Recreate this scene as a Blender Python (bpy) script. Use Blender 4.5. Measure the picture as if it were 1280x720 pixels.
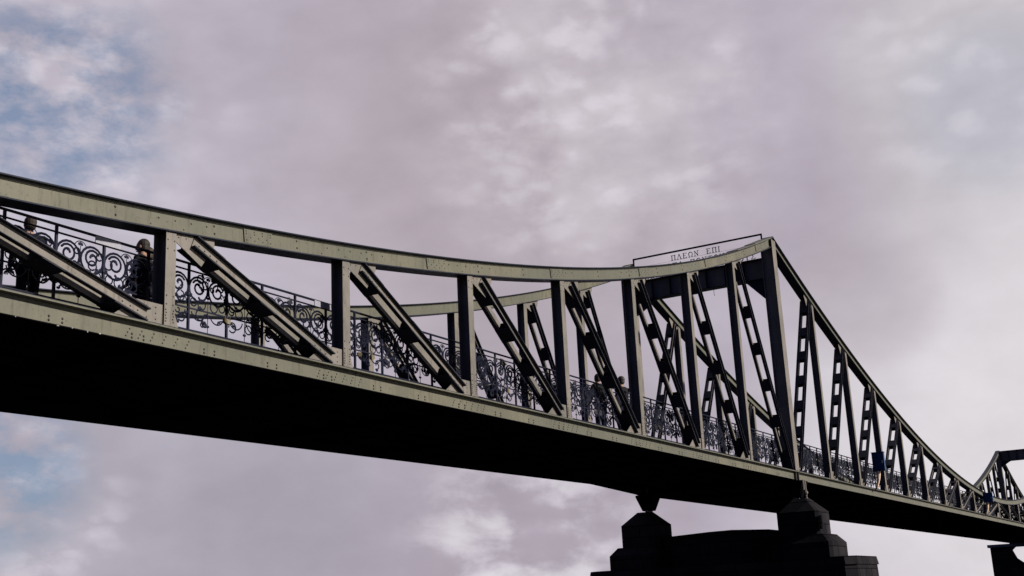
import bpy, bmesh, math, random
from mathutils import Vector, Matrix
random.seed(7)
C = bpy.context.scene.collection
for o in list(bpy.data.objects): bpy.data.objects.remove(o)
PI = math.pi; R = math.radians

# ------------------------------------------------------------------ camera
SC = bpy.context.scene
cd = bpy.data.cameras.new('camera'); cam = bpy.data.objects.new('camera', cd); C.objects.link(cam)
yaw, pitch, roll = 1.05194895, .259379103, -.0490509702
f = Vector((math.sin(yaw)*math.cos(pitch), math.cos(yaw)*math.cos(pitch), math.sin(pitch)))
r0 = Vector((math.cos(yaw), -math.sin(yaw), 0)); u0 = r0.cross(f)
rr = math.cos(roll)*r0 + math.sin(roll)*u0; uu = -math.sin(roll)*r0 + math.cos(roll)*u0
m = Matrix((rr, uu, -f)).transposed().to_4x4(); m.translation = Vector((-11.2461506, -11.7711474, -3.55104199))
cam.matrix_world = m
cd.sensor_width = 36; cd.lens = 1506.68*36/1280; cd.clip_start = .1; cd.clip_end = 6000
SC.camera = cam

# ------------------------------------------------------------------ light
SUN = Vector((.20, -.86, .37)).normalized()
EXPO = 1.25
SC.view_settings.view_transform = 'Standard'; SC.view_settings.look = 'None'
SC.view_settings.exposure = EXPO; SC.view_settings.gamma = 1
SC.view_settings.use_curve_mapping = False
SC.cycles.max_bounces = 5; SC.cycles.diffuse_bounces = 3
sl = bpy.data.lights.new('sun', 'SUN'); sl.energy = 4.6; sl.angle = R(1.5); sl.color = (1, .93, .80)
so = bpy.data.objects.new('sun', sl); C.objects.link(so); so.rotation_euler = (-SUN).to_track_quat('-Z', 'Y').to_euler()
so.location = (0, -40, 60)

W = bpy.data.worlds.new('World'); SC.world = W; W.use_nodes = True
class NT:
    def __init__(s, nt): s.nt = nt; s.n = nt.nodes; s.l = nt.links; s.n.clear()
    def add(s, t, **k):
        n = s.n.new(t)
        for a, b in k.items(): setattr(n, a, b)
        return n
    def inp(s, n, i, v):
        if v is None: return
        if hasattr(v, 'is_linked') or isinstance(v, bpy.types.NodeSocket): s.l.new(v, n.inputs[i])
        else: n.inputs[i].default_value = v
    def math(s, op, a, b=None, c=None, clamp=False):
        n = s.add('ShaderNodeMath', operation=op, use_clamp=clamp)
        s.inp(n, 0, a); s.inp(n, 1, b); s.inp(n, 2, c); return n.outputs[0]
    def vmath(s, op, a, b=None):
        n = s.add('ShaderNodeVectorMath', operation=op); s.inp(n, 0, a); s.inp(n, 1, b)
        return n.outputs['Value'] if op in ('DOT_PRODUCT', 'LENGTH', 'DISTANCE') else n.outputs[0]
    def mix(s, f, a, b, t='MIX'):
        n = s.add('ShaderNodeMix', data_type='RGBA', blend_type=t)
        s.inp(n, 0, f); s.inp(n, 6, a); s.inp(n, 7, b); return n.outputs[2]
    def noise(s, v, sc, det=4, ro=.55, dist=0):
        n = s.add('ShaderNodeTexNoise'); s.inp(n, 'Vector', v); n.inputs['Scale'].default_value = sc
        n.inputs['Detail'].default_value = det; n.inputs['Roughness'].default_value = ro
        n.inputs['Distortion'].default_value = dist; return n.outputs[0]
    def ramp(s, v, a, b):
        n = s.add('ShaderNodeMapRange', interpolation_type='SMOOTHSTEP'); s.inp(n, 0, v)
        n.inputs[1].default_value = a; n.inputs[2].default_value = b; return n.outputs[0]
def srgb(*c): return tuple((x/255/12.92 if x/255 <= .04045 else ((x/255+.055)/1.055)**2.4) for x in c)
def pdir(x, y):     # direction of a spot of the sky, as (azimuth, height) read off once
    v = rr*((x-640)/1506.68) - uu*((y-360)/1506.68) + f
    return tuple(v.normalized())
G = 2**EXPO
def skycol(*c): return tuple(v/G for v in srgb(*c)) + (1,)
t = NT(W.node_tree)
out = t.add('ShaderNodeOutputWorld'); bg = t.add('ShaderNodeBackground'); t.l.new(bg.outputs[0], out.inputs[0])
tc = t.add('ShaderNodeTexCoord').outputs['Generated']
sky = t.add('ShaderNodeTexSky', sky_type='NISHITA', sun_disc=False)
sky.sun_elevation = math.asin(SUN.z); sky.sun_rotation = math.atan2(SUN.x, SUN.y)
SKYK = .052
sk = t.vmath('MULTIPLY', sky.outputs[0], (SKYK*.92, SKYK*.92, SKYK*1.0))
mp = t.add('ShaderNodeMapping'); t.l.new(tc, mp.inputs[0]); mp.inputs['Scale'].default_value = (1, 1, 1.7)
v = mp.outputs[0]
big = t.noise(v, 3.2, 5, .5, .1); mid = t.noise(v, 8.5, 8, .56, .12); fine = t.noise(v, 26, 6, .6, .2)
wisp = t.noise(v, 17, 9, .6, .15)
def spot(x, y, r_in, r_out):
    d = t.vmath('DOT_PRODUCT', tc, pdir(x, y))
    return t.ramp(d, math.cos(R(r_out)), math.cos(R(r_in)))
base = t.mix(t.ramp(big, .36, .66), skycol(171, 162, 174), skycol(194, 188, 200))
base = t.mix(t.math('MULTIPLY', spot(620, 250, 1, 14), .45), base, skycol(175, 163, 170))
base = t.mix(t.math('MULTIPLY', spot(250, 620, 1, 12), .5), base, skycol(158, 156, 168))
base = t.mix(t.math('MULTIPLY', spot(1330, 560, 1, 15), .85), base, skycol(222, 217, 220))
base = t.mix(t.math('MULTIPLY', spot(1330, 90, 1, 12), .65), base, skycol(208, 204, 206))
base = t.mix(t.math('MULTIPLY', spot(740, 150, 1, 10), t.ramp(mid, .36, .68)), base, skycol(198, 190, 197))
base = t.mix(t.math('MULTIPLY', spot(650, 690, 1, 6.5), t.ramp(mid, .46, .60)), base, skycol(208, 202, 210))
base = t.mix(t.math('MULTIPLY', spot(1080, 370, .5, 4), .55), base, skycol(170, 160, 168))
base = t.mix(t.math('MULTIPLY', spot(1240, 130, 1, 5), .55), base, skycol(176, 178, 192))
lum = t.math('ADD', .965, t.math('MULTIPLY', mid, .16))
lum = t.math('ADD', lum, t.math('MULTIPLY', t.math('SUBTRACT', fine, .5), .10))
lum = t.math('ADD', lum, t.math('MULTIPLY', t.math('SUBTRACT', wisp, .5), .14))
# heaped little clouds: rounded cells broken up by noise, where the cover is thinner
dv = t.add('ShaderNodeTexNoise'); t.l.new(v, dv.inputs['Vector']); dv.inputs['Scale'].default_value = 22; dv.inputs['Detail'].default_value = 5
wv = t.vmath('ADD', v, t.vmath('MULTIPLY', dv.outputs['Color'], (.05, .05, .05)))
vo = t.add('ShaderNodeTexVoronoi', feature='F1'); t.l.new(wv, vo.inputs['Vector']); vo.inputs['Scale'].default_value = 27; pass
cells = t.math('SUBTRACT', .52, vo.outputs['Distance'])
where = t.math('MAXIMUM', t.math('MAXIMUM', spot(740, 110, 3, 10), spot(680, 680, 1, 6)), t.math('MAXIMUM', spot(90, 170, 2, 9), t.math('MULTIPLY', spot(20, 640, 1, 6), 1.0)))
where = t.math('MAXIMUM', where, t.math('MULTIPLY', spot(1240, 60, 2, 8), .8))
puff = t.math('MULTIPLY', t.ramp(t.math('ADD', cells, t.math('MULTIPLY', t.math('SUBTRACT', wisp, .5), 1.7)), .0, .42), t.math('MULTIPLY', where, t.ramp(mid, .34, .60)))
base = t.mix(t.math('MULTIPLY', puff, .5), base, skycol(208, 203, 212))
lum = t.math('ADD', lum, t.math('MULTIPLY', t.math('MULTIPLY', cells, t.math('ADD', where, .10)), .16))
cl = t.vmath('SCALE', base); cl.node.inputs['Scale'].default_value = 1; t.l.new(lum, cl.node.inputs['Scale'])
# gaps of blue: a few in front, and unseen sky behind tinted to colour the shaded faces
def gap(x, y, a, b, k): return t.math('MULTIPLY', spot(x, y, a, b), k)
mp2 = t.add('ShaderNodeMapping'); t.l.new(tc, mp2.inputs[0]); mp2.inputs['Scale'].default_value = (1, 1, 1.8)
g1 = t.math('MULTIPLY', t.math('MAXIMUM', gap(70, 128, .5, 6.4, 1.1), gap(-10, 590, .5, 4.8, 1.2)), t.ramp(t.noise(mp2.outputs[0], 19, 7, .6, .1), .30, .66), None, True)
away = t.ramp(t.vmath('DOT_PRODUCT', tc, Vector((-.80, -.55, .15)).normalized()[:]), -.05, .55)
g2 = t.math('MULTIPLY', away, t.ramp(mid, .32, .46))
gapf = t.math('MAXIMUM', t.math('MULTIPLY', g1, .85), g2)
skyblue = t.mix(.8, sk, skycol(118, 138, 168))
fin = t.mix(gapf, cl, skyblue)
fin = t.mix(away, fin, t.vmath('MULTIPLY', sk, (.17, .20, .50)))  # unseen sky behind, darkened and blued so shaded steel turns navy
t.l.new(fin, bg.inputs[0]); bg.inputs[1].default_value = 1.0

# ------------------------------------------------------------------ materials
def paint(name, ca, cb, rough=.5, seg=None, grime=.5, metal=0, scale=3.0, bump=.15, spec=.12, joints=False):
    mt = bpy.data.materials.new(name); mt.use_nodes = True; t = NT(mt.node_tree)
    o = t.add('ShaderNodeOutputMaterial'); b = t.add('ShaderNodeBsdfPrincipled'); t.l.new(b.outputs[0], o.inputs[0])
    g = t.add('ShaderNodeNewGeometry').outputs['Position']
    n1 = t.noise(g, scale*.35, 4, .6); n2 = t.noise(g, scale*4, 6, .65); n3 = t.noise(g, scale*22, 3, .6)
    col = t.mix(t.ramp(n1, .38, .62), ca + (1,), cb + (1,))
    if seg:
        x = t.add('ShaderNodeSeparateXYZ'); t.l.new(g, x.inputs[0])
        fl = t.math('FLOOR', t.math('ADD', t.math('DIVIDE', x.outputs[0], seg), .13))
        wn = t.add('ShaderNodeTexWhiteNoise', noise_dimensions='1D'); t.l.new(fl, wn.inputs[1])
        col = t.mix(t.math('MULTIPLY', wn.outputs[0], .75), col, (ca[0]*.70, ca[1]*.77, ca[2]*.82, 1))
    # rain streaks and grime
    mpn = t.add('ShaderNodeMapping'); t.l.new(g, mpn.inputs[0]); mpn.inputs['Scale'].default_value = (9, 9, .9)
    st = t.noise(mpn.outputs[0], 1.6, 5, .7)
    dk = (ca[0]*.45, ca[1]*.42, ca[2]*.42, 1)
    col = t.mix(t.math('MULTIPLY', t.ramp(st, .50, .72), grime), col, dk)
    col = t.mix(t.math('MULTIPLY', t.ramp(n2, .56, .70), grime*.7), col, dk)
    col = t.mix(t.math('MULTIPLY', t.ramp(n3, .66, .74), grime*.6), col, (.05, .028, .016, 1))
    if joints:
        xs = t.add('ShaderNodeSeparateXYZ'); t.l.new(g, xs.inputs[0]); cb_ = t.add('ShaderNodeCombineXYZ')
        t.l.new(t.math('ADD', xs.outputs[0], xs.outputs[1]), cb_.inputs[0]); t.l.new(xs.outputs[2], cb_.inputs[1])
        br = t.add('ShaderNodeTexBrick'); t.l.new(cb_.outputs[0], br.inputs['Vector']); br.inputs['Scale'].default_value = 1
        br.inputs['Brick Width'].default_value = .72; br.inputs['Row Height'].default_value = .36; br.inputs['Mortar Size'].default_value = .014
        br.inputs['Color1'].default_value = (.75, .75, .75, 1); br.inputs['Color2'].default_value = (1.25, 1.2, 1.15, 1); br.inputs['Mortar'].default_value = (.3, .3, .3, 1)
        col = t.mix(1, col, br.outputs[0], 'MULTIPLY')
    t.l.new(col, b.inputs['Base Color']); b.inputs['Metallic'].default_value = metal
    rg = t.math('ADD', rough, t.math('MULTIPLY', t.math('SUBTRACT', n2, .5), .3)); t.l.new(rg, b.inputs['Roughness'])
    b.inputs['Specular IOR Level'].default_value = spec
    bp = t.add('ShaderNodeBump'); bp.inputs['Strength'].default_value = bump; bp.inputs['Distance'].default_value = .01
    t.l.new(n2, bp.inputs['Height']); t.l.new(bp.outputs[0], b.inputs['Normal'])
    return mt
M = {}
M['steel'] = paint('steel_paint', (.096, .086, .078), (.072, .067, .061), .5, None, .75)
M['chord'] = paint('chord_paint', (.072, .068, .052), (.056, .055, .043), .5, 5.3, .8)
M['lace_shade'] = paint('lacing_shade', (.020, .020, .027), (.014, .015, .022), .5, None, .4, 0, 3, .15, .05)  # darker copy of the steel paint: shade on flanges and battens as colour
M['slab'] = paint('slab_paint', (.05, .06, .10), (.04, .05, .085), .6)
M['edge'] = paint('edge_shade_dark', (.011, .014, .022), (.010, .011, .018), .45, None, .4, 0, 3, .15, .05)  # dark caps and kerbs; on plates and haunches, shade put into the colour
M['rivet'] = paint('rivet_paint', (.030, .028, .026), (.020, .018, .018), .6)
M['rail'] = paint('railing_iron', (.008, .009, .018), (.006, .007, .014), .45, None, .3, 0, 3, .15, .05)
M['under'] = paint('underside_shade', (.0022, .0022, .003), (.0015, .0015, .002), .9, None, .2, 0, 3, .1, 0)  # shade below the bridge and on inner webs, painted as near-black
M['stone'] = paint('pier_stone', (.017, .016, .019), (.009, .009, .011), .9, None, .6, 0, 1.2, .9, 0, True)
M['deck'] = paint('deck_asphalt', (.02, .02, .02), (.018, .018, .018), .9)
M['blue'] = paint('blue_paint', (.008, .030, .085), (.007, .026, .075), .4, None, .25)
M['pale'] = paint('pale_bracket', (.50, .36, .27), (.45, .33, .25), .6, None, .2)
M['grey'] = paint('grey_board', (.16, .16, .19), (.13, .13, .16), .6)
M['letter'] = paint('letter_metal', (.045, .045, .055), (.04, .04, .05), .5, None, .2)
M['brass'] = paint('lock_brass', (.07, .052, .025), (.05, .04, .022), .4)
M['lock_red'] = paint('lock_red', (.16, .02, .018), (.13, .018, .016), .4, None, .2)
M['drop'] = paint('droppings', (.17, .17, .17), (.14, .14, .14), .9, None, .1)
M['skin'] = paint('skin', (.15, .09, .068), (.14, .08, .06), .6, None, .05, 0, 3, .05)
M['hair'] = paint('dark_hair', (.018, .013, .011), (.012, .010, .009), .6)
M['coat_black'] = paint('black_cloth', (.005, .005, .006), (.004, .004, .005), .95)
M['coat_navy'] = paint('navy_cloth', (.008, .012, .034), (.007, .010, .028), .9)
M['jeans'] = paint('denim', (.012, .016, .035), (.010, .014, .03), .9)
M['ground'] = paint('quay_paving', (.035, .034, .033), (.028, .027, .026), .9, None, .4, 0, .6, .4)
M['quaywall'] = paint('quay_stone', (.04, .035, .03), (.035, .03, .028), .9, None, .5, 0, .8, .5)
mw = bpy.data.materials.new('river_water'); mw.use_nodes = True; t = NT(mw.node_tree)
o = t.add('ShaderNodeOutputMaterial'); b = t.add('ShaderNodeBsdfPrincipled'); t.l.new(b.outputs[0], o.inputs[0])
b.inputs['Base Color'].default_value = (.012, .016, .014, 1); b.inputs['Roughness'].default_value = .12
g = t.add('ShaderNodeNewGeometry').outputs['Position']; bp = t.add('ShaderNodeBump'); bp.inputs['Strength'].default_value = .5
bp.inputs['Distance'].default_value = .15; t.l.new(t.noise(g, 1.1, 5, .6, .4), bp.inputs['Height']); t.l.new(bp.outputs[0], b.inputs['Normal'])
M['water'] = mw

# ------------------------------------------------------------------ mesh helper
class MB:
    def __init__(s): s.v = []; s.f = []; s.m = []; s.mats = []
    def mi(s, mat):
        if mat not in s.mats: s.mats.append(mat)
        return s.mats.index(mat)
    def add(s, vs, fs, mat):
        k = len(s.v); i = s.mi(mat); s.v += [tuple(x) for x in vs]
        for q in fs: s.f.append(tuple(k+a for a in q)); s.m.append(i)
    def hexa(s, p, mat):    # p: 8 corners, bottom 4 then top 4
        s.add(p, [(0, 3, 2, 1), (4, 5, 6, 7), (0, 1, 5, 4), (1, 2, 6, 5), (2, 3, 7, 6), (3, 0, 4, 7)], mat)
    def box(s, x0, x1, y0, y1, z0, z1, mat):
        s.hexa([(x0, y0, z0), (x1, y0, z0), (x1, y1, z0), (x0, y1, z0), (x0, y0, z1), (x1, y0, z1), (x1, y1, z1), (x0, y1, z1)], mat)
    def slant(s, A, B, n0, n1, y0, y1, mat, s0=0, s1=None):
        """box along A->B (x,z points), n across in the truss plane, y through it"""
        A = Vector(A); B = Vector(B); d = B-A; Lg = d.length; d /= Lg; n = Vector((-d.y, d.x))
        if s1 is None: s1 = Lg
        def P(a, b, y): q = A + d*a + n*b; return (q.x, y, q.y)
        s.hexa([P(s0, n0, y0), P(s1, n0, y0), P(s1, n0, y1), P(s0, n0, y1), P(s0, n1, y0), P(s1, n1, y0), P(s1, n1, y1), P(s0, n1, y1)], mat)
    def prism(s, poly, y0, y1, mat):      # poly of (x,z)
        n = len(poly); vs = [(a, y0, b) for a, b in poly] + [(a, y1, b) for a, b in poly]
        s.add(vs, [tuple(range(n)), tuple(range(2*n-1, n-1, -1))] + [(i, i+n, (i+1) % n+n, (i+1) % n) for i in range(n)], mat)
    def prismx(s, poly, x0, x1, mat):     # poly of (y,z)
        n = len(poly); vs = [(x0, a, b) for a, b in poly] + [(x1, a, b) for a, b in poly]
        s.add(vs, [tuple(range(n)), tuple(range(2*n-1, n-1, -1))] + [(i, i+n, (i+1) % n+n, (i+1) % n) for i in range(n)], mat)
    def prismz(s, poly, z0, z1, mat, top=None):
        n = len(poly); top = top or poly
        vs = [(a, b, z0) for a, b in poly] + [(a, b, z1) for a, b in top]
        s.add(vs, [tuple(range(n-1, -1, -1)), tuple(range(n, 2*n))] + [(i, (i+1) % n, (i+1) % n+n, i+n) for i in range(n)], mat)
    def tube(s, pts, r, mat, k=5):
        pts = [Vector(p) for p in pts]; vs = []; fs = []
        for i, p in enumerate(pts):
            a = pts[max(i-1, 0)]; b_ = pts[min(i+1, len(pts)-1)]; d = (b_-a)
            if d.length < 1e-9: d = Vector((0, 0, 1))
            d.normalize(); e = d.cross(Vector((0, 1, 0)))
            if e.length < .05: e = d.cross(Vector((1, 0, 0)))
            e.normalize(); g_ = d.cross(e)
            rad = r[i] if isinstance(r, (list, tuple)) else r
            for j in range(k):
                an = 2*PI*j/k; vs.append(p + e*math.cos(an)*rad + g_*math.sin(an)*rad)
        for i in range(len(pts)-1):
            for j in range(k): fs.append((i*k+j, i*k+(j+1) % k, (i+1)*k+(j+1) % k, (i+1)*k+j))
        fs.append(tuple(range(k-1, -1, -1))); fs.append(tuple(range((len(pts)-1)*k, len(pts)*k)))
        s.add(vs, fs, mat)
    def rivet(s, x, y, z, r=.019, mat='rivet'):      # a domed head on a face looking towards -y
        n = 6; vs = [(x+r*math.cos(2*PI*i/n), y, z+r*math.sin(2*PI*i/n)) for i in range(n)]
        vs += [(x+r*.6*math.cos(2*PI*i/n), y-r*.65, z+r*.6*math.sin(2*PI*i/n)) for i in range(n)]
        s.add(vs, [(i, i+n, (i+1) % n+n, (i+1) % n) for i in range(n)] + [tuple(range(n, 2*n))], mat)
    def blob(s, x, y, z, rx, ry, rz, mat, seg=8, rings=5):
        vs = [(x, y, z+rz)]; fs = []
        for i in range(1, rings):
            a = PI*i/rings
            for j in range(seg): vs.append((x+rx*math.sin(a)*math.cos(2*PI*j/seg), y+ry*math.sin(a)*math.sin(2*PI*j/seg), z+rz*math.cos(a)))
        vs.append((x, y, z-rz)); L_ = len(vs)-1
        for j in range(seg):
            fs.append((0, 1+j, 1+(j+1) % seg)); fs.append((L_, 1+(rings-2)*seg+(j+1) % seg, 1+(rings-2)*seg+j))
            for i in range(rings-2): fs.append((1+i*seg+j, 1+(i+1)*seg+j, 1+(i+1)*seg+(j+1) % seg, 1+i*seg+(j+1) % seg))
        s.add(vs, fs, mat)
    def mesh(s, name, off=(0, 0, 0)):
        me = bpy.data.meshes.new(name); ox, oy, oz = off
        me.from_pydata([(a-ox, b_-oy, c-oz) for a, b_, c in s.v], [], s.f)
        for q in s.mats: me.materials.append(M[q])
        me.polygons.foreach_set('material_index', s.m)
        bm = bmesh.new(); bm.from_mesh(me); bmesh.ops.recalc_face_normals(bm, faces=bm.faces); bm.to_mesh(me); bm.free()
        me.update(); return me
    def build(s, name, parent=None, loc=(0, 0, 0), wloc=None):
        """mesh coordinates are relative to the bridge origin; loc is the part's own origin there"""
        o = bpy.data.objects.new(name, s.mesh(name, loc)); C.objects.link(o)
        if parent is not None:
            o.parent = parent
            b0 = Vector(parent.get('_w', (0, 0, 0)))
            o.location = Vector(loc) - b0
        else: o.location = loc
        o['_w'] = tuple(loc)
        return o
def tag(o, label=None, cat=None, group=None, kind=None):
    if label: o['label'] = label
    if cat: o['category'] = cat
    if group: o['group'] = group
    if kind: o['kind'] = kind
    return o
def empty(name, loc=(0, 0, 0)):
    o = bpy.data.objects.new(name, None); C.objects.link(o); o.location = loc; o.empty_display_size = .3; o['_w'] = tuple(loc); return o
def copy_tree(o, loc=None, parent=None):
    c = o.copy(); C.objects.link(c)
    if parent is not None: c.parent = parent
    if loc is not None: c.location = loc
    for ch in o.children: copy_tree(ch, None, c)
    return c

# ------------------------------------------------------------------ bridge layout (metres; x along, y across, z=0 at the girder's underside)
T1 = 27.41; LS = 3.85; LM = 3.9767; T2 = T1 + 20*LM; XM = (T1+T2)/2
def NX(n):
    if n < 7: return n*LS + .10
    if n <= 27: return T1 + (n-7)*LM + (.10 if 7 < n < 27 else 0)
    return T2 + (T1-NX(6)) + (n-28)*LS
N0, N1 = -4, 38
def zside(x):
    x = max(x, -17.68)
    return 1.93959 + 0.10327*x + 0.003754*x*x + 0.0000314*x**3
def ZU(x):       # upper edge of the top chord
    if T1 <= x <= T2: return 1.51 + .00428*(x-XM)**2
    if x > T2: x = 2*XM - x
    return zside(x)
CH = .285        # chord web height
YF = 5.25         # far truss offset
def slope(x):
    e = .02
    return (ZU(x+e)-ZU(x-e))/(2*e)

bridge = empty('truss_bridge', (0, 0, 0))
tag(bridge, 'riveted olive steel footbridge with two curved trusses and a tall portal frame', 'bridge')

# ---- top chords: two recessed webs between a top and a bottom plate
def chord(xs, y0, rivets):
    b = MB(); pts = [(x, ZU(x)) for x in xs]
    nrm = []
    for i in range(len(pts)):
        a = pts[max(i-1, 0)]; c = pts[min(i+1, len(pts)-1)]
        d = Vector((c[0]-a[0], c[1]-a[1])).normalized(); nrm.append(Vector((-d.y, d.x)))
    def strip(n0, n1, ya, yb, mat):
        for i in range(len(pts)-1):
            A = Vector(pts[i]); B = Vector(pts[i+1])
            q = [A+nrm[i]*n0, B+nrm[i+1]*n0, B+nrm[i+1]*n1, A+nrm[i]*n1]
            b.prism([(w.x, w.y) for w in q], y0+ya, y0+yb, mat)
    k = .96
    strip(-CH, -.018, .07, .082, 'chord'); strip(-CH, -.018, .218, .23, 'chord')
    strip(-.018, 0, -.02, .32, 'edge')
    strip(-CH-.018, -CH, -.01, .31, 'edge')
    strip(-.05, -.0185, .055, .07, 'chord'); strip(-CH+.0005, -CH+.032, .055, .07, 'chord')
    if rivets:
        for i in range(len(pts)-1):
            A = Vector(pts[i]); B = Vector(pts[i+1]); x = A.x
            if not (-7 < x < 27.3): continue
            n = nrm[i]
            ph = (x % 3.85)
            if i % 3 == 0:       # pair of rivets on the web
                for h in (.09, .20): q = A - n*h; b.rivet(q.x, y0+.07, q.y)
            if min(ph, 3.85-ph) < .75:
                for e_ in (.25, .75): q = A.lerp(B, e_) - n*.12; b.rivet(q.x, y0+.07, q.y, .015)
                q = A - n*.225; b.rivet(q.x, y0+.07, q.y, .013)
            if i % 8 == 4:       # splice plate
                A2 = A; B2 = A + (B-A)*1.02
                q = [A2-n*(CH-.03), B2-n*(CH-.03), B2-n*.035, A2-n*.035]
                b.prism([(w.x, w.y) for w in q], y0+.05, y0+.07, 'chord')
                for a in range(7):
                    for h in (.075, .115, .165, .21):
                        if (a + int(h*100)) % 2: q = A2.lerp(B2, (a+.5)/7) - n*h; b.rivet(q.x, y0+.05, q.y, .012)
    return b
def xs_range(a, b, step=.6):
    n = max(1, int(round((b-a)/step))); return [a+(b-a)*i/n for i in range(n+1)]
for y0 in (0, YF):
    for a, c in ((NX(N0), T1), (T1, T2), (T2, NX(N1))):
        o = chord(xs_range(a, c), y0, y0 == 0).build('top_chord', bridge, (a, y0, 0))
# cover plates stacked on the crown of the near chord towards the tower
for y0 in (0, YF):
    b = MB()
    for k, (xa, xb) in enumerate(((23.6, 27.45), (25.4, 27.5))):
        xs = xs_range(xa, xb, .5)
        for i in range(len(xs)-1):
            za, zb = ZU(min(xs[i], 27.4)), ZU(min(xs[i+1], 27.4)); h = .001 + .019*k
            b.prism([(xs[i], za+h), (xs[i+1], zb+h), (xs[i+1], zb+h+.018), (xs[i], za+h+.018)], y0-.04, y0+.34, 'chord')
    b.build('cover_plate', bridge, (24, y0, 7))

# ---- bottom chords
def low_z(x):     # underside of the far girder
    if x < T1-.4: return .0062*max(x, -6)
    return -.02
for y0 in (0, YF):
    for a, c in ((NX(N0), T1), (T1, T2), (T2, NX(N1))):
        b = MB()
        xs = xs_range(a, c, 3.9)
        for i in range(len(xs)-1):
            x0, x1 = xs[i], xs[i+1]
            if y0 == 0: za = zb = 0
            else: za, zb = low_z(x0+.01), low_z(x1-.01)
            b.prism([(x0, za+.015), (x1, zb+.015), (x1, .27), (x0, .27)], y0+.07, y0+.085, 'chord' if y0 == 0 else 'under')  # far web gets the painted shade instead of chord colour
            b.prism([(x0, za+.015), (x1, zb+.015), (x1, .27), (x0, .27)], y0+.215, y0+.23, 'under')
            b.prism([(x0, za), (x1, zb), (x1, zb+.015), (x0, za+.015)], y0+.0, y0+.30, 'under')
        b.box(a, c, y0-.045, y0+.33, .27, .292, 'chord')
        b.box(a, c, y0-.012, y0+.31, .292, .312, 'edge')
        if y0 == 0 and a < T1:
            x = -7.0
            while x < 27:
                for h in (.07, .12): b.rivet(x, y0+.07, h); b.rivet(x+.2, y0+.07, h)
                x += 1.3
            for n in range(-1, 7):      # splice rows under the nodes
                for a_ in range(6):
                    for h in (.08, .13, .18):
                        b.rivet(NX(n)-.75+a_*.21+(h*.6), y0+.07, h, .014)
            for k in range(5):         # bird droppings on the lower lip
                x = random.uniform(-2.4, -.3) if k < 6 else random.uniform(-2, 24)
                b.blob(x, -.004, random.uniform(-.002, .012), random.uniform(.008, .026), .006, random.uniform(.006, .02), 'drop', 6, 4)
        b.build('bottom_chord', bridge, (a, y0, 0))

# ---- posts
def post(n, y0):
    x = NX(n); zt = ZU(x)-CH-.02; b = MB()
    w = .093
    b.box(x-w, x+w, y0+.028, y0+.043, .312, zt, 'steel'); b.box(x-w, x+w, y0+.25, y0+.265, .312, zt, 'steel')
    b.box(x-.008, x+.008, y0+.043, y0+.25, .312, zt, 'steel')
    if y0 == 0 and n < 7:
        for z in [.42, .50, .62, .74, zt-.12, zt-.25]:
            if z < zt: b.rivet(x-.06, y0+.028, z, .013); b.rivet(x+.06, y0+.028, z, .013)
    return b.build('post', bridge, (x, y0, .3))
# ---- laced diagonals
def diagonal(xa, za, xb, zb, y0):
    A = Vector((xa, za)); B = Vector((xb, zb)); d = (B-A); Lg = d.length
    h = .085
    root = None
    bn = MB()        # near channel: web recessed between two outstanding flanges
    bn.slant(A, B, -h+.01, h-.01, y0+.040, y0+.050, 'steel')
    bn.slant(A, B, -h, -h+.01, y0-.03, y0+.050, 'lace_shade'); bn.slant(A, B, h-.01, h, y0-.03, y0+.050, 'lace_shade')
    if y0 == 0 and xb < T1:
        t_ = d.normalized()
        for s in (.12, .24, .36, .5, Lg-.15, Lg-.28, Lg-.42):
            q = A + t_*s; bn.rivet(q.x, y0+.04, q.y, .014)
    mid = (A+B)/2
    o = bn.build('diagonal', bridge, (mid.x, y0, mid.y))
    bf = MB()
    ex = .10*max(0, 1-math.degrees(math.atan2(abs(B.y-A.y), abs(B.x-A.x)))/48)
    bf.slant(A, B, -h+.01, h-.01+ex, y0+.240, y0+.250, 'steel')
    bf.slant(A, B, -h, -h+.01, y0+.240, y0+.32, 'lace_shade'); bf.slant(A, B, h-.01+ex, h+ex, y0+.251, y0+.32, 'lace_shade')
    bf.build('channel', o, (mid.x, y0+.24, mid.y))
    nw = max(1, round((Lg-.9)/1.12)); pitch = (Lg-.8)/nw; gapL = pitch-.36
    st = [.40 + pitch*(i+.5) for i in range(nw)]
    edges = [0.0]
    for c in st: edges += [c-gapL/2, c+gapL/2]
    edges.append(Lg)
    for i in range(0, len(edges), 2):
        s0, s1 = edges[i], edges[i+1]
        if s1-s0 < .05: continue
        q = A + d.normalized()*(s0+s1)/2
        bb = MB()
        for nn in (-h-.009, h+.001): bb.slant(A, B, nn, nn+.008, y0-.028, y0+.318, 'lace_shade', s0, s1)
        bb.build('batten_plate', o, (q.x, y0+.14, q.y))
    return o
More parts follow.
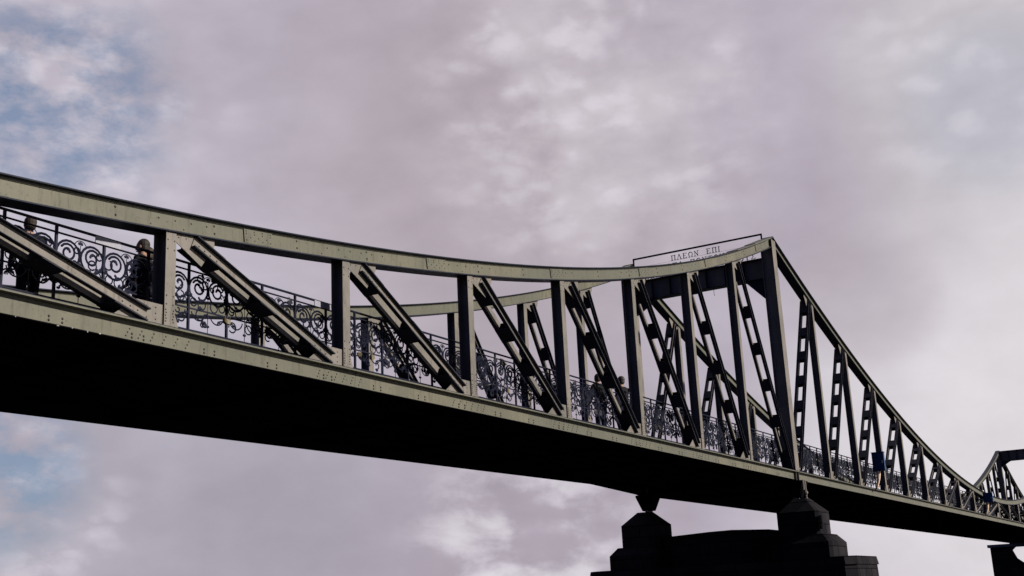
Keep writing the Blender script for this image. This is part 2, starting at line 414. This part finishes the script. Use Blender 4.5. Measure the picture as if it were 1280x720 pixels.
def gussets(n, y0, sgn):
    """sgn +1: diagonal leaves the top of the post towards +x"""
    x = NX(n); b = MB()
    lo = [(x-sgn*.95, .3125), (x-sgn*.55, .60), (x+sgn*.09, .60), (x+sgn*.20, .3125)]
    b.prism(lo, y0+.0555, y0+.066, 'steel')
    if y0 == 0 and n < 8:
        for zz in (.38, .46, .54):
            for xx in (-.07, .07, -.22, -.38): b.rivet(x+xx*sgn, y0+(.0555 if abs(xx) > .1 else .028), zz, .013)
    b.build('gusset_plate', bridge, (x, y0+.06, .3))
    b = MB()
    def zl(q): return ZU(q)-CH-.019-abs(slope(x))*.02
    x2 = x+sgn*.85
    up = [(x-sgn*.08, zl(x-sgn*.08)), (x+sgn*.10, zl(x)-.10), (x+sgn*.60, zl(x+sgn*.6)-.42), (x2, zl(x2)-.10), (x2, zl(x2))]
    b.prism(up, y0+.0555, y0+.066, 'steel')
    if y0 == 0 and n < 8:
        for k in range(5): q = x + sgn*(.02+.14*k); b.rivet(q, y0+.0555, zl(q)-.05, .013)
    b.build('gusset_plate', bridge, (x, y0+.06, zl(x)))
for y0 in (0, YF):
    for n in range(N0, N1+1):
        if n in (7, 27): continue
        post(n, y0)
        sgn = 1 if (n < 7 or 17 <= n < 27) else -1
        gussets(n, y0, sgn)
    for n in range(N0, N1):
        if n < 7 or 17 <= n < 27: na, nb, s = n, n+1, 1       # top of na to foot of nb
        else: na, nb, s = n+1, n, -1
        xa = NX(na)+s*.42; xb = NX(nb)-s*.40
        diagonal(xa, ZU(xa)-CH-.10, xb, .40, y0)

# ---- towers
def tower(x, y0):
    b = MB(); zt = 8.12; s = 1 if x == T1 else 1
    b.box(x-.24, x+.16, y0-.03, y0-.012, .312, zt, 'steel')
    b.box(x-.24, x+.24, y0+.36, y0+.38, -.0, zt, 'steel')
    b.box(x-.19, x-.17, y0-.012, y0+.36, .0, zt, 'steel'); b.box(x+.10, x+.12, y0-.012, y0+.36, .0, zt, 'steel')
    o = b.build('tower_post', bridge, (x, y0, 0))
for x in (T1, T2):
    for y0 in (0, YF): tower(x, y0)
# ---- portal beams with haunches between the towers
for x in (T1, T2):
    b = MB(); zb, zt = (6.82, 7.54) if x == T1 else (7.25, 8.2); ya, yb = .38, YF-.032
    b.box(x-.012, x+.012, ya, yb, zb+.02, zt-.02, 'steel')
    b.box(x-.17, x+.17, ya, yb, zb, zb+.02, 'edge'); b.box(x-.17, x+.17, ya, yb, zt-.02, zt, 'edge')
    for y in [ya+.02+i*(yb-ya-.06)/7 for i in range(8)]: b.box(x-.14, x-.012, y, y+.015, zb+.02, zt-.02, 'edge')
    o = b.build('portal_beam', bridge, (x, 2.7, 7.1))
    for s in (0, 1):
        h = MB()
        if s == 0: poly = [(ya, zb), (ya, zb-.68), (ya+.08, zb-.66), (1.08, zb)]
        else: poly = [(yb, zb), (4.30, zb), (4.42, zb-.02), (4.52, zb-.07), (yb-.10, zb-.42), (yb, zb-.48)]
        h.prismx(poly, x-.10, x+.10, 'edge'); h.build('haunch', o, (x, ya if s == 0 else yb, 6.6))
# hanging cable ends under the portal
b = MB()
for y, l in ((3.42, .22), (2.25, .26)): b.tube([(T1, y, 6.82), (T1, y+.01, 6.82-l*.6), (T1, y-.005, 6.82-l)], .008, 'rail')
b.build('cable_end', bridge, (T1, 3, 6.8))

# ---- inscription on the portal
fr = MB(); X = T1-.03
fr.box(X-.02, X+.02, .34, 5.20, 8.385, 8.44, 'rail'); fr.box(X-.02, X+.02, .34, .39, 7.54, 8.385, 'rail'); fr.box(X-.02, X+.02, 5.15, 5.20, 7.54, 8.385, 'rail')
fr.box(X-.02, X+.02, .39, 5.15, 7.542, 7.56, 'rail')
sf = fr.build('inscription_frame', bridge, (X, 2.77, 7.5))
# serif capitals drawn as strokes in a unit square: (x0,z0,x1,z1,thickness)
TH, TN = .15, .075
def V_(x): return (x, 0, x, 1, TH)
def SF(x, z): return (x-.17, z, x+.17, z, TN)
GL = {
 'Π': [V_(.2), V_(.8), (.05, .96, .95, .96, TN), SF(.2, .03), SF(.8, .03)],
 'Λ': [(.15, 0, .48, 1, TN), (.52, 1, .88, 0, TH), SF(.15, .03), SF(.86, .03)],
 'Α': [(.15, 0, .48, 1, TN), (.52, 1, .88, 0, TH), SF(.15, .03), SF(.86, .03), (.28, .35, .75, .35, TN)],
 'Ε': [V_(.25), (.1, .96, .82, .96, TN), (.25, .52, .65, .52, TN), (.1, .04, .85, .04, TN), (.82, .8, .82, .98, TN), (.85, .02, .85, .22, TN)],
 'Ν': [(.2, 0, .2, 1, TN), (.8, 0, .8, 1, TN), (.2, .97, .8, .05, TH), SF(.2, .03), SF(.8, .97), (.05, .97, .25, .97, TN)],
 'Ι': [V_(.5), SF(.5, .03), SF(.5, .97)],
 'Τ': [V_(.5), (.08, .96, .92, .96, TN), (.08, .78, .08, .96, TN), (.92, .78, .92, .96, TN), SF(.5, .03)],
 'Υ': [(.15, .97, .5, .45, TH), (.85, .97, .5, .45, TN), (.5, 0, .5, .5, TH), SF(.5, .03), SF(.15, .97), SF(.85, .97)],
 'Ρ': [V_(.25), (.25, .96, .6, .96, TN), (.6, .96, .8, .8, TH), (.8, .8, .8, .65, TH), (.8, .65, .6, .48, TH), (.6, .48, .25, .48, TN), SF(.25, .03)],
 'Σ': [(.12, .96, .85, .96, TN), (.15, .95, .55, .52, TH), (.55, .52, .15, .06, TN), (.12, .04, .88, .04, TN), (.85, .78, .85, .97, TN), (.88, .03, .88, .24, TN)]}
def ring_(a0, a1, n, cx=.5, cz=.5, rx=.40, rz=.47):
    return [(cx+rx*math.cos(R(a0+(a1-a0)*i/n)), cz+rz*math.sin(R(a0+(a1-a0)*i/n)), cx+rx*math.cos(R(a0+(a1-a0)*(i+1)/n)), cz+rz*math.sin(R(a0+(a1-a0)*(i+1)/n)), .125) for i in range(n)]
GL['Ο'] = ring_(0, 360, 14); GL['Θ'] = GL['Ο'] + [(.3, .5, .7, .5, TN)]
GL['Ω'] = ring_(-50, 230, 12, .5, .55, .38, .42) + [(.08, .04, .34, .04, TN), (.66, .04, .92, .04, TN), (.28, .04, .28, .22, TN), (.72, .04, .72, .22, TN)]
for txt, z, w, y_c in (('ΠΛΕΩΝ  ΕΠΙ', 8.10, 1.88, 2.80), ('ΟΙΝΟΠΑ  ΠΟΝΤΟΝ  ΕΠ', 7.825, 3.45, 2.765), ('ΑΛΛΟΘΡΟΟΥΣ  ΑΝΘΡΩΠΟΥΣ', 7.60, 4.3, 2.77)):
    adv = [(.55 if c in 'Ι ' else 1.0) for c in txt]; tot = sum(adv); cw = w/tot; hgt = .185; y = y_c + w/2
    b = MB()
    for c, a in zip(txt, adv):
        if c != ' ':
            gw = cw*.84; ox = y - cw*(a-1)/2*-1*-1 if False else y - (cw*a-gw)/2
            for k, (x0_, z0_, x1_, z1_, th) in enumerate(GL[c]):
                p0 = Vector((ox-x0_*gw, z+z0_*hgt)); p1 = Vector((ox-x1_*gw, z+z1_*hgt)); d = (p1-p0).normalized(); q = Vector((-d.y, d.x))*th*gw*.5; e = d*.004
                pr = [p0-e-q, p1+e-q, p1+e+q, p0-e+q]; o_ = .0007*k
                b.prismx([(v_.x, v_.y) for v_ in pr], X-.008-o_, X+.008+o_, 'letter')
        y -= cw*a
    b.build('lettering', sf, (X, y_c, z))
    wr = MB(); wr.tube([(X+.014, .37, z-.012), (X+.014, 5.17, z-.012)], .003, 'rail', 4); wr.build('wire', sf, (X, 2.77, z))

# ---- deck, cross beams, stringers
XA, XB = NX(N0), NX(N1)
b = MB(); b.box(XA, XB, .34, YF-.05, .205, .30, 'deck'); b.box(XA, XB, .345, YF-.055, .198, .2045, 'under'); b.build('deck', bridge, (XA, 2.5, .2))  # thin black sheet below the slab is painted shade
for n in range(N0, N1+1):
    b = MB(); x = NX(n); zz = .0
    if -.1 < x < T1-.4: zz = .0062*x*.6
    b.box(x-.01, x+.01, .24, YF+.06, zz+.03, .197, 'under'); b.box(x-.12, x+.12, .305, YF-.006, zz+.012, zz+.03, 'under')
    b.build('cross_beam', bridge, (x, 2.5, 0))
for y in (1.1, 1.95, 2.65, 3.35, 4.2):
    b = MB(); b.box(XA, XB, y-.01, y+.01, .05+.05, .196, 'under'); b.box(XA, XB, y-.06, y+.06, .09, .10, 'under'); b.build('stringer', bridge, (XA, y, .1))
for y0, y1 in ((.345, .42), (YF-.13, YF-.055)):
    b = MB(); b.box(XA, XB, y0, y1, .301, .40, 'edge'); b.build('kerb_angle', bridge, (XA, y0, .3))

# ---- ornamental railing: handrail, stanchions and wrought scrollwork, one panel per bay of the truss
RZ = 1.465
def arc(cx, cz, r, a0, a1, y, n=10, k=1.0):
    return [(cx+(r*(1-(1-k)*i/n))*math.cos(R(a0+(a1-a0)*i/n)), y, cz+(r*(1-(1-k)*i/n))*math.sin(R(a0+(a1-a0)*i/n))) for i in range(n+1)]
def leaf(b, x, y, z, r, ang):
    for k in range(3):
        a = R(ang + (k-1)*48); b.blob(x+r*.8*math.cos(a), y, z+r*.8*math.sin(a), r*.62, .012, r*.62, 'rail', 6, 4)
def scroll(b, x0, w, y, mirror):
    c = x0+w/2; r_ = .017
    for s in (-1, 1):
        b.tube(arc(c+s*w*.25, 1.10, w*.25-.012, 0, 360, y, 18), r_, 'rail', 4)
        b.tube(arc(c+s*w*.25, 1.12, .125, 90-s*60, 90-s*60+s*430, y, 16, .45), r_, 'rail', 4)
        leaf(b, c+s*w*.25, y, 1.14, .034, 90+s*40)
        leaf(b, c+s*w*.42, y, .98, .028, 90-s*60)
        b.tube(arc(c+s*w*.16, .885, .075, 0, 360, y, 12), .011, 'rail', 4)
        b.tube(arc(c+s*w*.37, .90, .060, 0, 360, y, 12), .011, 'rail', 4)
        b.tube(arc(c+s*w*.24, .78, .14, 190, 350, y, 12), .011, 'rail', 4)
        b.tube(arc(c+s*w*.38, .60, .11, 90-s*90, 90+s*60, y, 9), .011, 'rail', 4)
        leaf(b, c+s*w*.30, y, .70, .026, 270)
    b.tube(arc(c, 1.22, .10, 20, 160, y, 8), .007, 'rail', 4)
    leaf(b, c, y, 1.26, .036, 90); leaf(b, c+w*.25, y, .93, .034, 200); leaf(b, c-w*.25, y, .95, .034, 20); leaf(b, c+w*.47, y, .70, .036, 90); b.tube([(c, y, .80), (c, y, .475)], .007, 'rail', 4); leaf(b, c, y, .60, .030, 270); leaf(b, c, y, 1.02, .030, 270)
    b.tube([(c, y, 1.26), (c, y, .80)], .006, 'rail', 4)
def vines(b, x0, w, y, k, rg):
    """extra wrought growth between the scrolls, every bay a little different"""
    for _ in range(k):
        x = x0 + rg.uniform(.06, w-.06); z = rg.uniform(.58, 1.26); a = rg.uniform(0, 360); r_ = rg.uniform(.03, .085)
        b.tube(arc(x, z, r_, a, a+rg.uniform(220, 420), y+rg.uniform(-.012, .012), 10, rg.uniform(.5, 1)), .012, 'rail', 4)
        if rg.random() < .75: leaf(b, x+r_*math.cos(R(a)), y, z+r_*math.sin(R(a)), rg.uniform(.026, .044), a)
def railing(n, y, k):
    rg = random.Random(n*7+int(y*10)); x0, x1 = NX(n), NX(n+1)
    b = MB(); b.tube([(x0, y, RZ-.014), (x1, y, RZ-.014)], .02, 'rail', 8); b.box(x0, x1, y-.02, y+.02, RZ-.12, RZ-.108, 'rail')
    o = b.build('railing_panel', bridge, (x0, y, .3))
    nb = 5; w = (x1-x0)/nb; b = MB()
    b.box(x0, x1, y-.008, y+.008, .785, .805, 'rail'); b.box(x0, x1, y-.008, y+.008, .47, .486, 'rail')
    for i in range(nb): scroll(b, x0+i*w, w, y, i % 2); vines(b, x0+i*w, w, y, k, rg)
    b.build('scrollwork', o, (x0, y, .3))
    for i in range(nb):
        b = MB(); xx = x0+i*w; b.box(xx-.016, xx+.016, y-.0161, y+.0161, .3, RZ-.03, 'rail')
        b.blob(xx, y, 1.0, .034, .034, .05, 'rail'); b.build('stanchion', o, (xx, y, .3))
    return o
proto = {}
for y in (.46, YF-.16):
    for n in range(N0, N1):
        k = 9 if n < 1 else 15 if n < 2 else 20
        if n in (6, 7, 26, 27) or (y < 1 and n < 5): railing(n, y, k); continue
        key = (LM if 7 <= n < 27 else LS, n % 3)
        if key not in proto: proto[key] = railing(n, y, 19)
        else: copy_tree(proto[key], Vector((NX(n), y, .3)))
# padlocks hung on the rods of the near railing
def padlock(mat, label, group, sc=1.0):
    root = empty('padlock', (0, 0, 0)); tag(root, label, 'padlock', group)
    b = MB(); a = .026*sc
    b.prism([(-a, -.062*sc), (a, -.062*sc), (a*1.1, -.052*sc), (a*1.1, -.022*sc), (a*.9, -.012*sc), (-a*.9, -.012*sc), (-a*1.1, -.022*sc), (-a*1.1, -.052*sc)], -.009*sc, .009*sc, mat); b.build('lock_body', root, (0, 0, 0))
    c = MB(); c.tube([(-.016*sc, 0, -.014*sc), (-.016*sc, 0, .010*sc)] + arc(0, .010*sc, .016*sc, 180, 0, 0, 6) + [(.016*sc, 0, -.014*sc)], .0035*sc, 'steel', 5); c.build('shackle', root, (0, 0, 0))
    return root
rg = random.Random(11)
dark_l = ('small dark padlock hanging in a cluster on the near railing', 'dark padlocks on the railing'); br_l = ('small brass padlock hanging among dark ones on the near railing', 'brass padlocks on the railing')
pa = padlock('rail', *dark_l, 1.35); pb = padlock('brass', *br_l, 1.35)
ua = ub = False
for cx_, num in ((1.55, 4), (3.0, 7), (5.2, 8), (6.3, 6), (8.4, 9), (9.6, 8), (12.6, 8), (13.9, 7), (16.2, 5), (17.3, 6), (20.1, 5)):
    for _ in range(num):
        x = cx_ + rg.gauss(0, .16); z = rg.choice((.781, .781, 1.341, 1.341)); br_ = rg.random() < .22
        loc = (x, .446-rg.uniform(0, .004), z-.004)
        if br_: o = pb if not ub else copy_tree(pb); ub = True
        else: o = pa if not ua else copy_tree(pa); ua = True
        o.location = loc; o.rotation_euler = (rg.uniform(-.1, .1), rg.uniform(-.35, .35), rg.uniform(-.8, .8))
# small boards fastened under the handrail
for x in (-.85, 3.62):
    b = MB(); b.box(x, x+.42, .418, .43, RZ-.12, RZ-.025, 'grey'); b.build('rail_board', bridge, (x, .42, 1.4))
# dark oval caps bolted to the chord webs
for x, y in ((-3.35, .07), (17.4, YF+.07)):
    b = MB(); z = ZU(x)-.15; b.blob(x, y, z, .11, .035, .05, 'edge', 12, 8); b.blob(x+.05, y-.02, z+.01, .045, .03, .05, 'rail', 10, 6); b.build('oval_cap', bridge, (x, y, z))

# bearings between bridge and pier
for x in (T1, T2):
    for yc in (.12, 5.32):
        b = MB()
        if x == T2:
            b.box(x-.3, x+.3, yc-.2, yc+.2, -.098, -.001, 'under'); b.build('bearing', bridge, (x, yc, -.1)); continue
        lo = [(x-.17, yc-.17), (x+.17, yc-.17), (x+.17, yc+.17), (x-.17, yc+.17)]
        hi = [(x-.34, yc-.32), (x+.34, yc-.32), (x+.34, yc+.32), (x-.34, yc+.32)]
        b.prismz(lo, -.55, -.08, 'under', hi); b.prismz([(p[0]*1.0, p[1]) for p in hi], -.08, -.021, 'under')
        b.tube([(x-.22, yc, -.58), (x+.22, yc, -.58)], .05, 'steel', 8)
        if yc < 1:
            b.tube([(x-.3, yc-.36, -.02), (x-.3, yc-.36, -.34)], .035, 'steel', 6); b.tube([(x-.1, yc-.36, -.02), (x-.1, yc-.36, -.55)], .03, 'steel', 6)
            b.blob(x-.1, yc-.36, -.42, .07, .07, .07, 'steel'); b.blob(x-.1, yc-.36, -.60, .05, .05, .05, 'steel')
        b.build('bearing', bridge, (x, yc, -.3))

# ------------------------------------------------------------------ piers
def block(b, xc, yc, hx, hy, z0, z1, ch=.12, mat='stone', top=None):
    def oc(hx, hy, ch): return [(xc-hx+ch, yc-hy), (xc+hx-ch, yc-hy), (xc+hx, yc-hy+ch), (xc+hx, yc+hy-ch), (xc+hx-ch, yc+hy), (xc-hx+ch, yc+hy), (xc-hx, yc+hy-ch), (xc-hx, yc-hy+ch)]
    t_ = top or (hx, hy); b.prismz(oc(hx, hy, ch), z0, z1, mat, oc(t_[0], t_[1], ch*min(1, t_[0]/hx)))
def pier(x, label):
    root = empty('stone_pier', (x, 2.65, -7)); tag(root, label, 'pier', 'stone piers under the bridge')
    def rel(b, name, loc): return b.build(name, root, loc)
    for yc, s in ((-.06, -1), (5.42, 1)):
        b = MB()
        block(b, x-.1, yc, .66, .68, -1.78, -1.04, .10)
        block(b, x-.1, yc, .67, .69, -1.0395, -.60, .10, 'stone', (.22, .22))
        o = rel(b, 'turret', (x, yc, -1.8))
        c = MB(); block(c, x-.1, yc+s*.10, .90, .98, -2.50, -2.02, .10); block(c, x-.1, yc+s*.1, .90, .98, -2.0195, -1.76, .10, 'stone', (.70, .74))
        rel(c, 'plinth', (x, yc, -2.5))
        if s < 0:
            c = MB()
            c.tube([(x-.72, yc-.74, -1.2), (x-.72, yc-.74, -1.62)], .06, 'stone', 8); c.build('corner_shaft', o, (x, yc-.75, -1.4))
    b = MB(); b.box(x-.55, x+.55, .70, 4.62, -2.5, -1.55, 'stone'); b.prismx([(.70, -1.55), (4.62, -1.55), (4.5, -1.50), (3.0, -1.44), (2.2, -1.43), (.95, -1.50)], x-.60, x+.60, 'stone'); rel(b, 'wall', (x, 2.65, -2.5))
    base = [(x-1.5, -1.6), (x-1.2, -1.9), (x+1.2, -1.9), (x+1.5, -1.6), (x+1.5, 6.8), (x+1.2, 7.1), (x-1.2, 7.1), (x-1.5, 6.8)]
    big = [(x+(p[0]-x)*1.15, 2.65+(p[1]-2.65)*1.03) for p in base]
    b = MB(); b.prismz(big, -9.0, -2.75, 'stone', base); cop = [(x+(p[0]-x)*1.04, 2.65+(p[1]-2.65)*1.01) for p in base]
    b.prismz(cop, -2.7495, -2.5005, 'stone', base); rel(b, 'cutwater_base', (x, 2.65, -9))
    return root
pier(T1, 'dark stone pier with two turrets under the near tower of the bridge')
root = empty('stone_pier', (T2, 2.65, -7)); tag(root, 'distant dark stone pier with an opening under a flat slab, at the right edge', 'pier', 'stone piers under the bridge')
b = MB(); hx = 1.0
oy = [(5.35, -.42), (4.45, -.42), (3.6, -1.1), (1.7, -1.1), (.85, -.42), (0, -.42)]
b.prismx([(7.1, -3.4), (7.1, -.36), (5.2, -.36), (5.5, -.62), (5.2, -1.35), (4.2, -2.15), (4.2, -3.4)], T2-hx, T2+hx, 'stone')
b.prismx([(-1.8, -3.4), (1.1, -3.4), (1.1, -2.15), (.1, -1.35), (-.2, -.62), (.1, -.36), (-1.8, -.36)], T2-hx, T2+hx, 'stone')
b.prismx([(4.198, -3.4), (1.102, -3.4), (1.102, -2.15), (4.198, -2.15)], T2-hx, T2+hx, 'stone'); b.build('wall', root, (T2, 2.65, -3.4))
b = MB(); b.box(T2-1.15, T2+1.15, -2.0, 7.3, -.355, -.10, 'slab'); b.build('slab', root, (T2, 2.65, -.3))
b = MB(); b.prismz([(T2-1.5, -2.2), (T2, -3.6), (T2+1.5, -2.2), (T2+1.5, 7.5), (T2, 8.9), (T2-1.5, 7.5)], -9, -3.402, 'stone'); b.build('cutwater_base', root, (T2, 2.65, -9))

# abutments (outside the picture) carry the ends
for x, s, lab in ((XA, -1, 'stone abutment carrying the near end of the footbridge'), (XB, 1, 'stone abutment carrying the far end of the footbridge')):
    b = MB(); x0, x1 = sorted((x-s*.9, x+s*4)); b.box(x0, x1, -.5, 5.8, -8, -.06, 'stone'); x0, x1 = sorted((x+s*.02, x+s*4)); b.box(x0, x1, .3, 5.0, -.058, .30, 'stone')
    tag(b.build('abutment', None, (x, 2.6, -8)), lab, 'abutment')

# ------------------------------------------------------------------ boxes on brackets outside the truss
def cabinet(x, z0, hz, wy, label):
    root = empty('blue_cabinet', (x, -.05, z0)); tag(root, label, 'box', 'blue boxes on the outside of the bridge')
    b = MB(); y0, y1 = -.08-wy, -.08
    b.box(x-.09, x+.09, y0, y1, z0, z0+hz, 'blue'); b.box(x-.11, x+.11, y0-.015, y1+.015, z0+hz, z0+hz+.025, 'blue')
    b.build('housing', root, (x, -.3, z0))
    d = MB(); d.box(x-.10, x-.0905, y0+.04, y1-.04, z0+.05, z0+hz-.05, 'blue'); d.box(x-.115, x-.10, y0+.07, y0+.10, z0+hz*.4, z0+hz*.55, 'grey'); d.build('door', root, (x, -.3, z0))
    l = MB(); yc = -.24
    pts = [(x, yc-.02, z0), (x, yc+.02, z0-.3), (x+.02, yc+.13, .30)]
    l.tube(pts, [.085, .065, .04], 'pale', 8); l.box(x-.06, x+.08, -.16, -.048, .27, .295, 'edge'); l.build('leg', root, (x, yc, .3))
cabinet(37.2, .96, .72, .46, 'blue metal box on a pale leg outside the railing, the larger one nearer the tower')
cabinet(61.6, .92, .52, .50, 'small distant blue metal box near the low middle of the bridge')

# ------------------------------------------------------------------ people on the deck
def skin_mesh(name, verts, edges, radii, root, mat, sub=1):
    me = bpy.data.meshes.new(name); me.from_pydata(verts, edges, [])
    ob = bpy.data.objects.new('tmp', me); C.objects.link(ob)
    md = ob.modifiers.new('Skin', 'SKIN'); md.use_smooth_shade = True
    sv = me.skin_vertices[0].data
    for i, r_ in enumerate(radii): sv[i].radius = (r_, r_) if not isinstance(r_, tuple) else r_; sv[i].use_root = (i == root)
    sb = ob.modifiers.new('Sub', 'SUBSURF'); sb.levels = sub; sb.render_levels = sub
    bpy.context.view_layer.update(); dg = bpy.context.evaluated_depsgraph_get()
    m2 = bpy.data.meshes.new_from_object(ob.evaluated_get(dg)); bpy.data.objects.remove(ob)
    m2.name = name; m2.materials.clear(); m2.materials.append(M[mat])
    for p_ in m2.polygons: p_.use_smooth = True; p_.material_index = 0
    return m2
def person(x, y, h, face, label, coat, legs, lean=0.0, long_coat=False, cap=False):
    k = h/1.72
    root = empty('person', (x, y, .301)); root.rotation_euler = (0, 0, face); root.scale = (k, k, k)
    tag(root, label, 'person', 'people walking on the bridge')
    # figure faces +x; rests one arm towards the rail
    V = [(0, 0, .95), (lean*.4, 0, 1.15), (lean*.8, 0, 1.38), (lean, 0, 1.48), (lean+.01, 0, 1.56), (lean+.015, 0, 1.64),
         (0, .09, .90), (.02, .10, .50), (-.02, .10, .10), (.10, .11, .03), (0, -.09, .90), (.06, -.10, .50), (.0, -.10, .10), (.13, -.11, .03),
         (lean*.85, .17, 1.41), (lean*.7+.02, .22, 1.14), (lean+.16, .20, .98), (lean+.22, .19, .95),
         (lean*.85, -.17, 1.41), (lean*.7+.04, -.23, 1.14), (lean+.20, -.20, 1.06), (lean+.27, -.18, 1.05)]
    E_ = [(0, 1), (1, 2), (2, 3), (3, 4), (4, 5), (0, 6), (6, 7), (7, 8), (8, 9), (0, 10), (10, 11), (11, 12), (12, 13), (2, 14), (14, 15), (15, 16), (16, 17), (2, 18), (18, 19), (19, 20), (20, 21)]
    rad = [.13, .12, .12, .055, .06, .085, .08, .055, .038, .035, .08, .055, .038, .035, .055, .04, .028, .030, .055, .04, .028, .030]
    for hnd, sg in ((17, 1), (21, -1)):         # four fingers and a thumb, bent and of different lengths
        hx, hy, hz = V[hnd]
        for q, ln in enumerate((.065, .075, .07, .055)):
            i0 = len(V); off = (q-1.5)*.017
            V += [(hx+.05, hy+off, hz+.002), (hx+.05+ln*.6, hy+off*1.1, hz-.012), (hx+.05+ln*.75, hy+off*1.1, hz-.038)]
            E_ += [(hnd, i0), (i0, i0+1), (i0+1, i0+2)]; rad += [.009, .008, .007]
        i0 = len(V); V += [(hx+.015, hy-sg*.04, hz), (hx+.05, hy-sg*.055, hz-.01)]; E_ += [(hnd, i0), (i0, i0+1)]; rad += [.010, .008]
    body = bpy.data.objects.new('body', skin_mesh('body', V, E_, rad, 0, 'skin')); C.objects.link(body); body.parent = root
    # head shape: skull, nose, ears, all pushed into the same body mesh through a child
    hb = MB(); hx = lean+.02
    hb.blob(hx, 0, 1.63, .098, .078, .118, 'skin', 14, 10); hb.blob(hx+.098, 0, 1.615, .022, .014, .024, 'skin')
    hb.blob(hx+.09, 0, 1.572, .012, .026, .008, 'hair')
    for s in (-1, 1): hb.blob(hx-.005, s*.08, 1.62, .022, .012, .032, 'skin'); hb.blob(hx+.088, s*.032, 1.645, .010, .013, .008, 'hair')
    hd = bpy.data.objects.new('head', hb.mesh('head')); C.objects.link(hd); hd.parent = root
    hr = MB(); hr.blob(hx-.022, 0, 1.668, .100, .090, .098, 'hair', 14, 8); hr.blob(hx-.045, 0, 1.615, .070, .080, .085, 'hair', 12, 8)
    if cap: hr.blob(hx+.0, 0, 1.715, .125, .11, .05, 'hair', 14, 6)
    ho = bpy.data.objects.new('hair', hr.mesh('hair')); C.objects.link(ho); ho.parent = root
    cv = [V[0], V[1], V[2], (V[3][0], 0, 1.53)] + [V[i] for i in (14, 15, 16, 18, 19, 20)]
    ce = [(0, 1), (1, 2), (2, 3), (2, 4), (4, 5), (5, 6), (2, 7), (7, 8), (8, 9)]
    cr = [.165, .145, .155, .075, .075, .06, .045, .075, .06, .045]
    if long_coat: cv.append((0, 0, .55)); ce.append((0, 10)); cr.append(.19)
    co = bpy.data.objects.new('coat', skin_mesh('coat', cv, ce, cr, 0, coat)); C.objects.link(co); co.parent = root
    tv = [(0, 0, .96), V[6], V[7], V[8], V[10], V[11], V[12]]
    to = bpy.data.objects.new('trousers', skin_mesh('trousers', tv, [(0, 1), (1, 2), (2, 3), (0, 4), (4, 5), (5, 6)], [.14, .10, .075, .065, .10, .075, .065], 0, legs)); C.objects.link(to); to.parent = root
    for i in (9, 13):
        sb = MB(); px, py, pz = V[i]; sb.blob(px-.03, py, .045, .135, .052, .05, 'coat_black', 10, 6); s_ = bpy.data.objects.new('shoe', sb.mesh('shoe')); C.objects.link(s_); s_.parent = root
person(-.94, 1.6, 1.60, R(75), 'person in a black jacket behind the railing at the left edge', 'coat_black', 'coat_black', .04)
person(.85, 1.35, 1.65, R(110), 'dark-haired person in a long black coat, one of two beside the first full post', 'coat_black', 'coat_black', .02, True)
person(1.20, 1.62, 1.66, R(150), 'person in a long navy coat standing close to the one in the long black coat', 'coat_navy', 'coat_black', .03, True)
person(15.1, .95, 1.58, R(60), 'left shorter person of the dark-clothed pair leaning near the railing before the portal', 'coat_black', 'jeans', .05)
person(16.45, .95, 1.70, R(80), 'right taller person of the dark-clothed pair near the railing before the portal', 'coat_black', 'coat_black', .03)

# ------------------------------------------------------------------ river and banks
def sheet(name, x0, x1, y0, y1, z, mat):
    b = MB(); b.add([(x0, y0, z), (x1, y0, z), (x1, y1, z), (x0, y1, z)], [(0, 1, 2, 3)], mat); return b.build(name, None, (0, 0, 0))
tag(sheet('river_water', -2500, 2500, -2500, 2500, -7.2, 'water'), kind='structure')
b = MB(); b.box(-1500, -6.5, -1500, 1500, -9, -5.2, 'ground'); b.box(-6.9, -6.3, -1500, 1500, -9, -5.1, 'quaywall')
tag(b.build('ground', None, (-10, 0, -9)), kind='structure')
b = MB(); b.box(141, 1500, -1500, 1500, -9, -5.0, 'ground'); tag(b.build('ground', None, (141, 0, -9)), kind='structure')

for o in bpy.data.objects:
    if '_w' in o: del o['_w']
